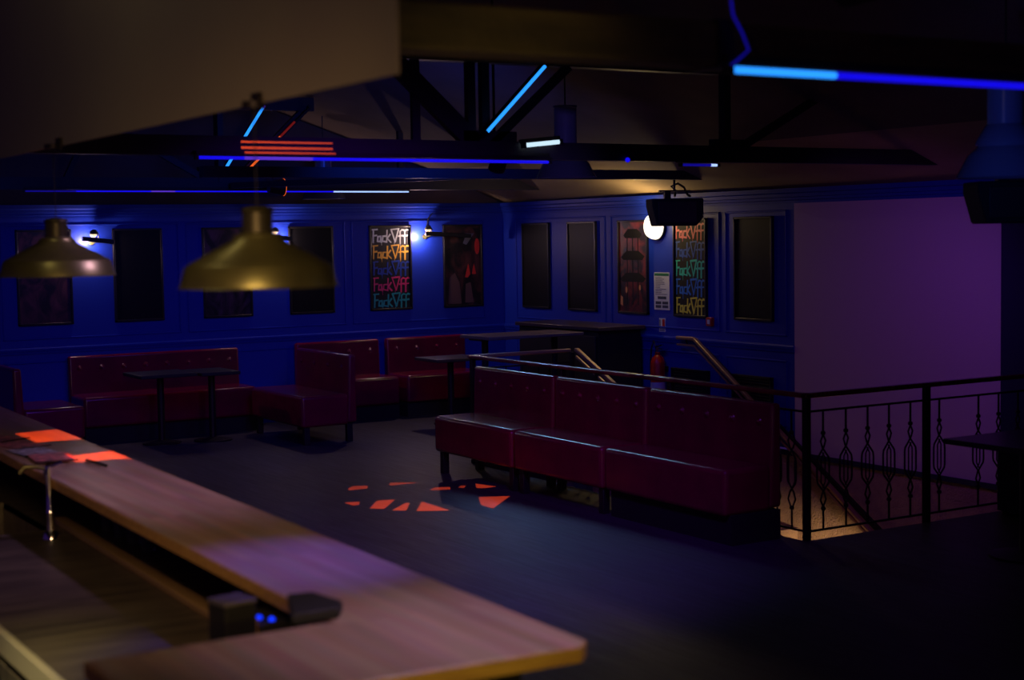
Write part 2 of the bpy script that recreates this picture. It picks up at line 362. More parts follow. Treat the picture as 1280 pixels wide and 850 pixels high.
# ---------------------------------------------------------------- wall lights
def sconce(x, label, x0, x1):
    t = thing('wall_sconce', label, 'wall light', (x, YW, 2.1), group='sconces on the back wall')
    MB().cyl((0, 0, .0), .03, .02, rot=(PI/2, 0, 0)).build('wall_plate', 'brass', t)
    MB().tube([(0, -.01, 0), (.03, -.05, .0), (.055, -.09, .03), (.055, -.1, .09), (.03, -.1, .125), (0, -.1, .13)], .006).build('arm', 'brass', t)
    MB().sph((0, -.1, .085), .036).build('bulb', 'bulb', t)
    MB().lathe([(.042, .085), (.04, .1), (.03, .12), (.012, .133), (0, .135)], (0, -.1, 0)).build('cap', 'brass', t)
    mb = MB(); mb.bar((x0-x, -.14, .04), (x1-x, -.14, -.0), .04, .05); mb.build('shade_bar', 'black', t, bevel=.006)
    return t
sconce(4.82, 'small brass wall sconce with dark bar, between the two leftmost pictures', 4.69, 5.03)
sconce(6.9, 'small brass wall sconce mostly hidden behind the larger brass lamp', 6.74, 7.08)
t = sconce(8.88, 'small brass wall sconce with long dark bar, right of the back wall graffiti poster', 8.82, 9.45)
tag(MB().tube([(0, 0, 0), (.03, 0, .12), (.12, -.01, .22), (.2, -.02, .3)], .006).build('lamp_cable', 'rubber', loc=(8.9, YW-.02, 2.2)), 'thin dark cable rising from the wall sconce right of the graffiti poster', 'cable')
for x, e in ((4.76, 10), (6.98, 9), (8.775, 14)):
    light('POINT', (x, YW-.1, 2.1), e, (1, .66, .62), .02)
t = thing('round_wall_light', 'glowing round opal wall light half hidden by the hanging black speaker', 'wall light', (XW, 13.3, 2.17), -PI/2)
MB().cyl((0, 0, 0), .15, .03, 32, rot=(PI/2, 0, 0)).build('base_ring', 'frame', t)
MB().lathe([(.14, 0), (.138, .03), (.12, .07), (.08, .1), (0, .115)], (0, -.03, 0), 32, rot=(PI/2, 0, 0)).build('opal_globe', 'opal', t)
light('POINT', (XW-.27, 13.3, 2.24), 11, (1, .68, .3), .1)

# ---------------------------------------------------------------- benches
def bench(label, loc, rz, L, D=.6, H=.5, B=.93, base='legs', nb=5, name='banquette_bench', bd=.11):
    # local: x 0..L along the bench, front at y=0, back at y=D
    t = thing(name, label, 'bench', loc, rz, group=None)
    g_ = .008
    mb = MB(); mb.b2((g_, 0, H-.32), (L-g_, D-bd+.02, H)); mb.build('seat', 'leather', t, bevel=.035, seg=4)
    mb = MB(); mb.prism([(D-bd, H-.3), (D-bd+.015, H+.02), (D-bd+.03, B), (D, B), (D, H-.3)], 'x', g_, L-g_); mb.build('backrest', 'leather', t, bevel=.025, seg=4)
    for i in range(nb):
        x = L*(i+.5)/nb; s_ = MB(); s_.lathe([(.03, -.004), (.024, .003), (.018, .0), (.015, .008), (.008, .013), (0, .014)], (x, D-bd+.018, B-.13), 12, rot=(PI/2, 0, 0)); s_.build('button', 'leather', t)
    if base == 'legs':
        for x in (.07, L-.07):
            for y in (.07, D-.07): MB().b2((x-.03, y-.03, 0), (x+.03, y+.03, H-.31)).build('leg', 'black', t, bevel=.004)
    else: MB().b2((.03, .05, 0), (L-.0, D-.02, H-.31)).build('plinth', 'matte', t)
    return t
# long row facing the dance floor (front faces -x): local x -> -y
R_ = -PI/2
def row(label, y_far, y_near, **k): return bench(label, (6.5, y_far, 0), R_, y_far-y_near, D=.5, H=.515, B=.93, **k)
row('red leatherette bench module, farthest of the long row of three along the railing', 11.98, 10.66)
row('red leatherette bench module in the middle of the long row of three', 10.64, 9.37)
row('red leatherette bench module at the railing corner, nearest of the long row', 9.35, 7.93, base='plinth')
# benches along the back wall (front faces -y)
bench('long dark red tufted bench against the back wall, behind the two left tables', (4.5, 15.88, 0), 0, 1.93, D=.6, H=.49, B=.89, base='plinth', nb=8)
bench('red tufted bench against the back wall, behind the single booth bench', (7.12, 15.88, 0), 0, 1.08, D=.6, H=.49, B=.9, nb=4, base='plinth')
bench('red tufted bench against the back wall, nearest the room corner', (8.28, 15.88, 0), 0, 1.1, D=.6, H=.49, B=.9, nb=4, base='plinth')
# booth bench facing left, with its end to us
bench('red booth bench standing end-on in the room, its backrest on the right', (6.28, 15.72, 0), R_, 1.37, D=.62, H=.5, B=.9, nb=4)
bench('red booth bench with its backrest on the left, cut by the left frame edge', (4.27, 15.0, 0), PI/2, .85, D=.68, H=.5, B=.9, nb=3, base='plinth')

# ---------------------------------------------------------------- tables
def table(label, loc, w_, d_, h_, top='tablewood', posts=((0, 0),), rz=0., name='pub_table', r=.035, foot=.2):
    t = thing(name, label, 'table', loc, rz)
    MB().b2((-w_/2, -d_/2, h_-.035), (w_/2, d_/2, h_)).build('table_top', top, t, bevel=.006)
    for x, y in posts:
        MB().cyl((x, y, .03), r, h_-.06).build('pedestal', 'iron', t)
        MB().lathe([(0, 0), (foot, 0), (foot, .012), (.05, .04), (0, .04)], (x, y, 0)).build('foot', 'iron', t)
        MB().b2((x-.12, y-.12, h_-.05), (x+.12, y+.12, h_-.035)).build('top_plate', 'iron', t)
    return t
table('dark pedestal table before the long tufted bench, nearer the left edge', (5.2, 15.5, 0), .6, .6, .74, 'black')
table('dark pedestal table before the long tufted bench, the one further right', (5.72, 15.4, 0), .42, .6, .74, 'black', name='pub_table')
table('small table in front of the corner bench, behind the long bench row', (8.4, 15.05, 0), .62, .55, .75)
table('tall bar table with pale brown top edge, behind the far railing', (8.45, 13.6, 0), 1.15, .6, 1.08, 'palewood', posts=((-.45, 0), (.4, 0)), name='high_table', foot=.18)
t = thing('sideboard', 'tall black sideboard with brown top against the right wall', 'cabinet', (9.66, 14.35, 0), -PI/2)
MB().b2((-.8, -.28, 0), (.8, .28, 1.06)).build('body', 'matte', t)
MB().b2((-.85, -.31, 1.06), (.85, .31, 1.1)).build('top', 'tablewood', t, bevel=.005)
for x in (-.4, .4):
    dr = MB().b2((x-.37, -.3, .08), (x+.37, -.28, 1.0)).build('door', 'black', t, bevel=.004)
    MB().cyl((x+.3*(1 if x < 0 else -1), -.33, .5), .008, .12).build('handle', 'iron', dr)
table('dark square pedestal table cut off by the right frame edge', (7.86, 6.58, 0), .74, .74, .75, 'tablewood', r=.05, foot=.24, name='square_table')
t = thing('flight_case', 'dark blue case with a metal corner edge, behind the right table', 'case', (9.2, 7.53, 0))
MB().b2((-.35, -.16, .03), (.35, .16, .6)).build('body', 'navy', t, bevel=.008)
mb = MB()
for x in (-.352, .352): mb.b2((x-.006, -.166, .03), (x+.006, -.156, .6))
mb.build('corner_edge', 'chrome', t)
for x in (-.3, .3):
    for y in (-.12, .12): MB().cyl((x, y, 0), .025, .035).build('foot', 'rubber', t)

# ---------------------------------------------------------------- railing around the stairwell
t = thing('stair_railing', 'wrought iron railing with red-brown handrail around the stairwell', 'railing', (7.1, 7.8, 0))
def hr(pts, m_='rail'):
    mb = MB()
    for p, q in zip(pts, pts[1:]): mb.bar(p, q, .06, .035)
    return mb.build('handrail', m_, t, bevel=.012, seg=3)
hr([(-.03, 0, .985), (2.58, 0, .985)]); hr([(0, -.03, .985), (0, 4.53, .985)], 'rail'); hr([(-.03, 4.53, .985), (1.1, 4.53, .985)], 'brassrail')
mb = MB()
for z in (.875, .055): mb.bar((0, 0, z), (2.58, 0, z), .014, .014); mb.bar((0, 0, z), (0, 4.5, z), .014, .014); mb.bar((0, 4.5, z), (1.1, 4.5, z), .014, .014)
mb.build('rail_bar', 'iron', t)
for x, y in ((0, 0), (1.14, 0), (2.4, 0), (0, 1.5), (0, 3.0), (0, 4.5), (1.1, 4.5)):
    MB().b2((x-.022, y-.022, -.2 if y == 0 else 0), (x+.022, y+.022, .97)).build('post', 'iron', t, bevel=.003)
def mirror_line(pts, mb, r=.0065, bow=.006):
    for s in (-1, 1): mb.tube([(s*x, s*bow, z) for x, z in pts], r, 6)
bl = MB(); bl.tube([(0, 0, .055), (0, 0, .20)], .0075, 8); bl.tube([(0, 0, .72), (0, 0, .875)], .0075, 8)
for z in (.2, .72): bl.lathe([(0, -.016), (.014, -.012), (.018, 0), (.014, .012), (0, .016)], (0, 0, z), 10)
mirror_line([(0, .72), (.028, .665), (.012, .62), (-.045, .55), (-.05, .52), (-.05, .4), (-.045, .375), (.012, .31), (.03, .26), (0, .2)], bl)
mirror_line([(0, .585), (.024, .545), (.024, .38), (0, .34)], bl, .005)
base = bl.build('baluster', 'iron', t, loc=(.15, 0, 0))
for x in (.36, .565, .77, .98, 1.27, 1.675, 1.89, 2.1, 2.3):
    c = base.copy(); COL.objects.link(c); c.location = (x, 0, 0)
for i in range(1, 30):
    y = i*.15
    if abs(y-1.5) < .02 or abs(y-3) < .02 or y > 4.45: continue
    c = base.copy(); COL.objects.link(c); c.location = (0, y, 0); c.rotation_euler.z = PI/2
for i in range(1, 6):
    c = base.copy(); COL.objects.link(c); c.location = (i*.18, 4.5, 0)

# stairs going down towards the camera, and their two handrails
mb = MB(); n = 14
for i in range(n):
    z = -.19*(i+1); y = 12.28-.29*i
    mb.b2((8.2, y-.29-.02, z-.19), (XW-.01, y, z))
stp = mb.build('staircase', 'stucco'); tag(stp, 'staircase going down inside the iron railing', 'stairs')
sl = -(.545-1.005)/(12.56-11.839)        # slope per metre
def srail(label, x, pts, m_, wall):
    t2 = thing('stair_handrail', label, 'handrail', (x, pts[0][0], 0))
    mb = MB()
    for p, q in zip(pts, pts[1:]): mb.bar((0, p[0]-pts[0][0], p[1]), (0, q[0]-pts[0][0], q[1]), .05, .035)
    mb.build('rail', m_, t2, bevel=.01)
    lo_ = MB()
    for p, q in zip(pts, pts[1:]): lo_.bar((0, p[0]-pts[0][0], p[1]-.07), (0, q[0]-pts[0][0], q[1]-.07), .02, .02)
    lo_.build('lower_bar', m_, t2)
    if x > 9: MB().bar((.05, -.4, .93-.1*sl+.02), (.05, 9.2-12.85, 1.07-3.36*sl), .03, .05).build('upper_board', 'black', t2)
    b_ = MB()
    for yy, zz in wall:
        if x > 9: b_.tube([(0, yy-pts[0][0], zz), (.02, yy-pts[0][0], zz-.05), (.095, yy-pts[0][0], zz-.05)], .008)
        else: b_.b2((-.018, yy-pts[0][0]-.018, zz-1.05), (.018, yy-pts[0][0]+.018, zz))
    b_.build('bracket' if x > 9 else 'post', 'iron', t2)
srail('sloping wooden handrail fixed to the right wall above the stairs', 9.9, [(12.85, 1.0), (12.56, 1.0), (9.2, 1.0-3.36*sl)], 'brassrail', [(12.7, .98), (11.9, .98-.66*sl), (10.6, .98-1.96*sl)])
srail('sloping wooden handrail at the open side of the stairs', 8.22, [(12.25, 1.0), (8.9, 1.0-3.35*.47)], 'brassrail', [(11.9, .98-.35*.47), (10.6, .98-1.65*.47), (9.4, .98-2.85*.47)])

# ---------------------------------------------------------------- roof trusses
def truss(label, y, x0, x1, webs, top=3.27, cz=2.68, h=.12):
    t = thing('roof_truss', label, 'roof truss', (x0, y, cz))
    MB().b2((0, -.05, -h/2), (x1-x0, .05, h/2)).build('bottom_chord', 'steelbeam', t)
    MB().b2((0, -.05, top-cz), (XW-(top+.14-2.56)/.33-x0-.02, .05, top-cz+.14)).build('top_chord', 'steelbeam', t)
    for kind, a, b, w_ in webs:
        MB().bar((a[0]-x0, 0, a[1]-cz), (b[0]-x0, 0, b[1]-cz), .06, w_, up=(0, 1, 0) if False else (0, 0, 1)).build(kind, 'steelbeam', t)
    return t
truss('dark steel truss across the middle of the room, above the long bench row', 9.1, 2.2, 9.72, [
    ('diagonal', (4.7, 3.25), (5.3, 2.72), .13), ('post', (5.27, 2.7), (5.27, 3.3), .05), ('post', (5.38, 2.7), (5.38, 3.3), .05),
    ('diagonal', (5.42, 2.72), (6.07, 3.27), .05), ('post', (7.48, 2.7), (7.48, 3.3), .07), ('diagonal', (7.6, 2.72), (8.65, 3.25), .05),
    ('gusset', (5.2, 2.74), (5.62, 2.74), .14), ('gusset', (7.35, 2.74), (7.65, 2.74), .1), ('post', (4.85, 2.7), (4.85, 3.27), .03)])
truss('dark steel truss nearest the back wall', 15.2, 2.2, 9.72, [
    ('post', (5.8, 2.7), (5.8, 3.5), .12), ('gusset', (5.57, 2.74), (6.13, 2.74), .22), ('diagonal', (6.0, 2.75), (6.78, 3.5), .05),
    ('diagonal', (5.6, 2.75), (4.6, 3.3), .06), ('post', (7.9, 2.7), (7.9, 3.3), .05), ('diagonal', (4.2, 2.7), (4.35, 3.0), .05)], top=3.45)
# near beam, lit by the bar
t = thing('roof_beam', 'heavy wooden beam across the top of the view, carrying the brightest blue tube', 'beam', (1.85, 3.74, 2.6))
MB().b2((.02, -.08, 0), (8.1, .08, .13)).build('beam_body', mat('rough_beam_wood', (.12, .085, .03), .8, noise=((2, 20, 14), (.05, .036, .018)), bump=(14, .6)), t, bevel=.01)
mb = MB()
for x in (1.13, 3.2, 5.0): mb.b2((x, -.09, -.006), (x+.05, .09, .136))
mb.build('iron_strap', 'iron', t)
tag(MB().b2((0, -.05, 0), (5.5, .05, .09)).build('roof_purlin', 'steelbeam', loc=(4.5, 12.2, 2.62)), 'plain dark beam between the two trusses, above the wall speaker', 'beam')
tag(MB().bar((0, 0, 0), (2.1, -2.86, .02), .07, .06).build('sloping_strut', 'steelbeam', loc=(5.9, 15.1, 2.66)), 'thin dark sloping strut in front of the back truss', 'beam')

# ---------------------------------------------------------------- led battens and one orange-lit truss tube
def batten(label, p, q, segs, r=.012, housing=True, off=(0, .03, .03)):
    t = thing('light_tube', label, 'light tube', p)
    p_, q_ = Vector(p), Vector(q); d = q_-p_
    if housing: MB().bar(Vector(off), d+Vector(off), .06, .025).build('housing', 'iron', t)
    for i, (a, b, m_) in enumerate(segs):
        MB().tube([d*a, d*b], r, 10).build('diffuser', m_, t)
    for u in (0, 1): MB().bar(d*u-d.normalized()*.012, d*u+d.normalized()*.012, r*2.4, r*2.4).build('end_cap', 'iron', t)
    return t
batten('thin blue tube under the back truss, its right part whitish', (3.79, 15.13, 2.602), (7.97, 15.13, 2.597), [(0, .12, 'led_blue_dim'), (.12, .3, 'led_blue'), (.3, .36, 'led_violet'), (.36, .78, 'led_blue'), (.78, 1, 'led_white')], .0075)
batten('long blue tube under the middle truss, ending at the hanging enamel lamp', (3.29, 9.0, 2.603), (5.84, 9.0, 2.6), [(0, .12, 'led_blue'), (.12, .3, 'led_violet'), (.3, .72, 'led_blue'), (.72, 1, 'led_blue')], .0105)
batten('short blue tube with a bright right tip, above the wall speaker', (6.98, 9.0, 2.593), (7.33, 9.0, 2.593), [(0, .8, 'led_blue_dim'), (.8, 1, 'led_white')], .01)
batten('brightest blue tube, at the upper right on the near beam', (3.0, 3.63, 2.585), (5.6, 3.63, 2.577), [(0, .165, 'led_cyan'), (.165, 1, 'led_blue')], .011)
batten('steep light blue tube on the back truss, left of the orange-lit tube', (5.797, 15.1, 2.786), (6.28, 15.1, 3.5), [(0, .95, 'led_cyan'), (.95, 1, 'led_violet')], .015, off=(0, .03, 0))
batten('slanting light blue tube rising from the middle truss', (5.332, 9.0, 2.788), (5.824, 9.0, 3.266), [(0, 1, 'led_cyan')], .012, off=(0, .04, 0))
batten('slanting tube on the back truss, its orange light painted as glow', (6.01, 15.1, 2.76), (6.78, 15.1, 3.49), [(0, .12, 'orange_glow_dim'), (.12, .24, 'orange_glow'), (.24, .34, 'orange_glow_dim'), (.34, .56, 'orange_glow'), (.56, .78, 'orange_glow_dim')], .012, off=(.02, .03, 0))  # orange light caught on a truss tube, put in as emissive segments
batten('short white tube beside the central enamel lamp', (5.63, 9.0, 2.712), (5.93, 9.0, 2.742), [(0, 1, 'led_tube')], .016)
tag(MB().tube([(0, 0, .16), (.01, 0, .1), (.045, 0, .05), (.07, 0, 0), (.03, 0, -.03), (0, 0, -.05)], .004).build('blue_cable', 'led_blue_dim', loc=(3.0, 3.62, 2.645)), 'thin blue glowing cable curling at the left end of the brightest tube', 'cable')
tag(MB().sph((0, 0, 0), .018).build('indicator_lamp', 'led_blue', loc=(6.53, 9.035, 2.625)), 'tiny blue indicator light under the middle truss', 'light')

# ---------------------------------------------------------------- pendant lamps
def brass_lamp(label, x, y, z, cord):
    t = thing('brass_pendant_lamp', label, 'pendant lamp', (x, y, z), group=None)
    prof = [(.232, 0), (.226, .004), (.21, .06), (.2, .068), (.075, .135), (.068, .15), (.045, .158)]
    prof += [(.042, .156), (.064, .146), (.07, .132), (.195, .063), (.204, .056), (.22, .004), (.232, 0)]
    MB().lathe(prof, n=48).build('shade', 'brass', t)
    MB().lathe([(0, .152), (.046, .152), (.045, .16), (.043, .215), (.047, .22), (.042, .228), (.015, .235), (0, .237)], n=24).build('socket_cap', 'darkbrass', t)
    MB().cyl((0, 0, .232), .002, cord, 8).build('cord', 'rubber', t)
    MB().cyl((0, 0, .232+cord-.02), .035, .02).build('ceiling_rose', 'iron', t)
    MB().sph((0, 0, .08), .035).build('bulb', 'enamel', t)
brass_lamp('larger, nearer brass dome lamp hanging over the bar', 1.705, 4.18, 1.963, .30)
brass_lamp('smaller, farther brass dome lamp hanging over the bar at the left', 1.69, 6.26, 1.966, .297)
for y, lab in ((4.18, 'small dark hook plate on the bulkhead edge above the larger brass lamp'), (6.26, 'small dark hook plate on the bulkhead edge above the smaller brass lamp')):
    tag(MB().b2((0, -.03, 0), (.012, .03, .05)).build('hook_plate', 'iron', loc=(1.707, y, 2.47)), lab, 'bracket')
def enamel_lamp(label, x, y, z, top):
    t = thing('enamel_pendant_lamp', label, 'pendant lamp', (x, y, z))
    MB().lathe([(.25, 0), (.245, .006), (.19, .115), (.14, .16), (.138, .175), (.134, .178), (.13, .172), (.132, .158), (.18, .11), (.238, .004), (.25, 0)], n=40).build('shade', 'enamel', t)
    MB().lathe([(0, .17), (.15, .17), (.148, .185), (.1, .27), (.092, .275), (.092, .56), (.098, .565), (.098, .58), (0, .58)], n=32).build('gear_housing', 'enamel', t)
    MB().cyl((0, 0, .58), .006, top-z-.58, 8).build('suspension_rod', 'iron', t)
    MB().sph((0, 0, .09), .06, 1.2).build('bulb', 'enamel', t)
enamel_lamp('grey enamel factory lamp in the centre, hanging behind the middle truss', 6.97, 10.5, 2.56, 3.48)
enamel_lamp('large blue-lit enamel factory lamp at the right edge', 6.38, 5.5, 2.355, 3.65)
enamel_lamp('distant enamel factory lamp half hidden behind the trusses, upper left', 7.27, 15.85, 2.54, 3.6)

# ---------------------------------------------------------------- speakers
def speaker(label, loc, rz, w_, h_, d_, top):
    t = thing('hanging_speaker', label, 'speaker', loc, rz)
    MB().prism([(-w_/2+.05, 0), (w_/2-.07, 0), (w_/2, h_*.3), (w_/2, h_), (-w_/2, h_), (-w_/2, h_*.75)], 'y', -d_/2, d_/2).build('cabinet', 'matte', t, bevel=.012)
    MB().b2((-w_/2+.06, -d_/2-.008, .03), (w_/2-.07, -d_/2, h_-.03)).build('grille', 'black', t, bevel=.004)
    b_ = MB(); b_.b2((-.2*w_, -.03, h_), (-.2*w_+.06, .03, h_+.08)); b_.b2((-.3*w_, -.02, h_+.07), (.3*w_, .02, h_+.085)); b_.tube([(0, 0, h_+.08), (0, 0, top)], .012)
    b_.build('bracket', 'iron', t)
speaker('black speaker hanging before the round wall light', (9.42, 12.25, 2.165), .5-.9, .52, .27, .28, .5)
speaker('black speaker under the large enamel lamp, cut by the right frame edge', (6.98, 5.95, 2.12), -.55, .5, .235, .3, .9)
tag(MB().tube([(0, 0, 0), (.03, .02, .06), (-.02, .03, .1), (.05, .01, .13), (.12, 0, .09), (.16, 0, .02), (.2, 0, .0)], .012).build('speaker_cable', 'rubber', loc=(9.5, 12.35, 2.46)), 'tangle of black cable above the hanging speaker by the wall light', 'cable')

# ---------------------------------------------------------------- gobo projectors (real plates with cut-outs)
def projector(label, loc, polys, energy, dist=.1, name='gobo_projector'):
    loc = Vector(loc); pts = [Vector(p) for pl in polys for p in pl]; cen = sum(pts, Vector())/len(pts)
    ax = (cen-loc).normalized(); q = ax.to_track_quat('-Z', 'Y'); Rm = q.to_matrix(); Ri = Rm.transposed()
    cu = bpy.data.curves.new('gobo', 'CURVE'); cu.dimensions = '2D'; cu.fill_mode = 'BOTH'
    def sp(pp):
        s_ = cu.splines.new('POLY'); s_.points.add(len(pp)-1)
        for k_, p in enumerate(pp): s_.points[k_].co = (p[0], p[1], 0, 1)
        s_.use_cyclic_u = True
    R0 = .055
    sp([(R0*math.cos(2*PI*i/32), R0*math.sin(2*PI*i/32)) for i in range(32)])
    for pl in polys:
        pp = []
        for p in pl:
            l = Ri @ (Vector(p)-loc); pp.append((l.x/-l.z*dist, l.y/-l.z*dist))
        sp(pp)
    tmp = bpy.data.objects.new('tmp_curve', cu); COL.objects.link(tmp)
    bpy.context.view_layer.update()
    me = bpy.data.meshes.new_from_object(tmp.evaluated_get(bpy.context.evaluated_depsgraph_get()))
    bpy.data.objects.remove(tmp)
    t = thing(name, label, 'stage light', loc); t.rotation_euler = q.to_euler()
    me.materials.clear(); me.materials.append(M['matte'])
    g_ = bpy.data.objects.new('gobo_plate', me); COL.objects.link(g_); g_.parent = t; g_.location = (0, 0, -dist)
    MB().lathe([(0, .1), (.05, .1), (.06, .08), (.06, -dist-.03), (.055, -dist-.03), (.055, .06), (0, .06)], n=24).build('body', 'matte', t)
    up = q.inverted() @ Vector((0, 0, 1)); zc = min(ZC, ZR+S*(XW-loc.x)) - loc.z
    MB().tube([(-.075, 0, 0), (-.075, .11, 0), (.075, .11, 0), (.075, 0, 0)], .008).tube([Vector((0, .11, 0)), Vector((0, .11, 0))+up*(zc-.1)], .01).build('yoke', 'iron', t)
    l = bpy.data.lights.new('projector_lamp', 'SPOT'); l.energy = energy; l.color = (1, .09, .012); l.shadow_soft_size = .0001
    l.spot_size = math.radians(min(150, 2*math.degrees(math.atan(.05/dist)))); l.spot_blend = 0
    lo = bpy.data.objects.new('projector_lamp', l); COL.objects.link(lo); lo.location = loc; lo.rotation_euler = q.to_euler()
    return t
FP = [[(5.512, 11.682, 0.0), (5.6, 11.77, 0.0), (5.71, 11.713, 0.0), (5.645, 11.581, 0.0), (5.474, 11.584, 0.0)], [(5.87, 11.629, 0.0), (5.939, 11.737, 0.0), (6.145, 11.592, 0.0), (5.876, 11.585, 0.0)], [(6.036, 11.206, 0.0), (6.124, 11.279, 0.0), (6.235, 11.22, 0.0), (6.178, 11.111, 0.0), (6.03, 11.16, 0.0)], [(6.274, 11.152, 0.0), (6.345, 11.227, 0.0), (6.379, 11.201, 0.0), (6.304, 11.104, 0.0)], [(6.495, 11.243, 0.0), (6.561, 10.997, 0.0), (6.444, 10.996, 0.0), (6.387, 11.04, 0.0)], [(5.188, 11.078, 0.0), (5.305, 11.036, 0.0), (5.233, 10.897, 0.0), (5.183, 10.901, 0.0)], [(5.233, 10.708, 0.0), (5.443, 11.001, 0.0), (5.577, 10.947, 0.0), (5.311, 10.616, 0.0)], [(5.333, 10.524, 0.0), (5.583, 10.769, 0.0), (5.597, 10.735, 0.0), (5.423, 10.457, 0.0)], [(5.473, 10.387, 0.0), (5.711, 10.741, 0.0), (5.694, 10.254, 0.0)], [(6.176, 10.646, 0.0), (6.405, 10.532, 0.0), (6.004, 10.129, 0.0), (6.006, 10.315, 0.0)]]
CP = [[(1.974, 8.267, 1.1), (2.238, 8.311, 1.1), (2.292, 7.806, 1.1), (1.973, 7.828, 1.1)], [(1.945, 7.212, 1.1), (2.238, 7.287, 1.1), (2.25, 6.972, 1.1), (1.936, 6.994, 1.1)]]
projector('orange pattern projector clamped under the middle truss, above the floor pattern', (5.62, 9.3, 2.66), FP, 3400, .085)
projector('orange pattern projector above the left end of the bar', (2.35, 6.6, 2.85), CP, 600, .1)
TP = [[(3.6, 9.04, z0), (4.22, 9.04, z0), (4.22, 9.04, z1), (3.6, 9.04, z1)] for z0, z1 in ((2.628, 2.643), (2.662, 2.678), (2.70, 2.712))]
projector('orange pattern projector on the near beam, aimed at the middle truss', (3.9, 3.95, 2.95), TP, 7000, .1)
t = thing('par_lamp', 'small lamp with orange rim under the back truss', 'stage light', (6.25, 14.99, 2.64))
MB().lathe([(0, 0), (.06, 0), (.09, .16), (.085, .16), (.06, .02)], n=20, rot=(0, PI/2, 0)).build('can', 'black', t)
MB().lathe([(.082, .155), (.09, .16), (.092, .165), (.082, .16)], n=20, rot=(0, PI/2, 0)).build('rim', 'orange_glow', t)
MB().tube([(.05, 0, 0), (.05, 0, .13), (.05, .2, .13)], .01).build('clamp', 'iron', t)

# ---------------------------------------------------------------- the bar
ct = thing('bar_counter', 'L-shaped bar with a pale butcher-block wooden top in the foreground', 'bar', (0, 0, 0))
ctm = MB()
outer = [(1.015, 3.64), (1.015, 3.13), (2.06, 3.07), (2.1, 3.11), (2.26, 10.4), (1.79, 10.4), (1.67, 3.64)]
ctm.prism(outer, 'z', 1.056, 1.1)
ctm.build('counter_top', 'counter', ct, bevel=.006)
e_ = MB(); 
def strip(mb, p, q, t_=.004):
    mb.bar((p[0], p[1], 1.078), (q[0], q[1], 1.078), t_, .036)
strip(e_, (1.012, 3.127), (2.06, 3.067)); strip(e_, (2.06, 3.067), (2.103, 3.11)); strip(e_, (1.667, 3.66), (1.787, 10.4)); strip(e_, (1.012, 3.13), (1.012, 3.64))
strip(e_, (2.103, 3.11), (2.263, 10.4))
e_.build('edge_band', 'edge', ct)
bp = MB(); bp.prism([(2.0, 3.3), (2.03, 3.3), (2.2, 10.4), (2.17, 10.4)], 'z', 0, 1.056); bp.b2((1.1, 3.3, 0), (2.0, 3.34, 1.056)); bp.build('front_panel', 'black', ct)
wk = thing('steel_worktop', 'dark stainless steel worktop with a sink behind the bar', 'worktop', (0, 0, 0))
MB().b2((1.15, 3.7, .82), (2.04, 6.75, .85)).build('top', 'steel', wk)
MB().b2((1.125, 3.7, .785), (1.15, 10, .862)).build('front_edge', 'brightsteel', wk, bevel=.004)
sk = MB(); sk.b2((1.15, 6.75, .82), (1.2, 10, .85)); sk.b2((1.75, 6.75, .82), (2.1, 10, .85)); sk.b2((1.2, 7.6, .82), (1.75, 7.66, .85)); sk.b2((1.2, 8.5, .82), (1.75, 10, .85))
sk.b2((1.2, 6.75, .6), (1.75, 8.5, .62)); sk.b2((1.19, 6.75, .6), (1.2, 8.5, .85)); sk.b2((1.75, 6.75, .6), (1.76, 8.5, .85)); sk.b2((1.2, 6.74, .6), (1.75, 6.75, .85)); sk.b2((1.2, 8.5, .6), (1.75, 8.51, .85)); sk.b2((1.2, 7.62, .6), (1.75, 7.64, .85))
sk.build('sink_basin', 'steel', wk)
MB().prism([(1.72, 3.7), (1.78, 3.7), (1.86, 6.9), (1.80, 6.9)], 'z', .85, .875).build('drip_ledge', mat('ledge_brown', (.3, .2, .09), .5), wk, bevel=.004)
mb = MB()
for y in (3.9, 5.2, 6.6, 8.2, 9.8):
    for x in (1.17, 2.0): mb.b2((x-.015, y-.015, 0), (x+.015, y+.015, .82))
mb.build('legs', 'steel', wk)
t = thing('bar_tap', 'tall chrome tap rising beside the bar top at the left', 'tap', (1.7, 6.55, .85))
MB().lathe([(0, 0), (.035, 0), (.03, .02), (.016, .035), (0, .035)]).build('base', 'chrome', t)
MB().lathe([(0, .03), (.017, .03), (.014, .1), (.019, .11), (.014, .125), (.014, .25), (.022, .27), (.02, .31), (0, .32)]).build('column', 'chrome', t)
MB().tube([(0, 0, .29), (-.05, 0, .31), (-.1, .01, .31), (-.12, .01, .285)], .009).build('spout', 'brass', t)
MB().tube([(0, 0, .3), (.05, -.02, .32)], .011).build('lever', 'chrome', t)
t = thing('card_printer', 'small black and grey box standing at the inner corner of the bar', 'device', (1.545, 4.05, .85), .15)
MB().b2((-.05, -.05, 0), (.05, .05, .235)).build('body', 'matte', t, bevel=.006)
MB().b2((-.052, -.052, .235), (.052, .052, .25)).build('lid', mat('grey_plastic', (.1, .09, .1), .4), t, bevel=.004)
MB().b2((.05, -.045, .02), (.054, .045, .19)).build('side_panel', 'edge', t)
MB().cyl((-.03, -.05, .11), .012, .006, rot=(PI/2, 0, 0)).build('button', 'steel', t)
t = thing('control_box', 'black box with two small blue lights under the bar edge', 'device', (1.665, 4.1, .85), .05)
MB().b2((-.06, -.09, 0), (.05, .1, .17)).build('body', 'matte', t, bevel=.006)
for p in ((-.03, -.02), (-.01, -.06)): MB().sph((p[0], p[1], .173), .009).build('indicator', 'indicator', t)
mb = MB(); mb.prism([(1.555, 3.655), (1.69, 3.655), (1.73, 3.72), (1.71, 3.86), (1.64, 3.88)], 'z', 1.1, 1.13)
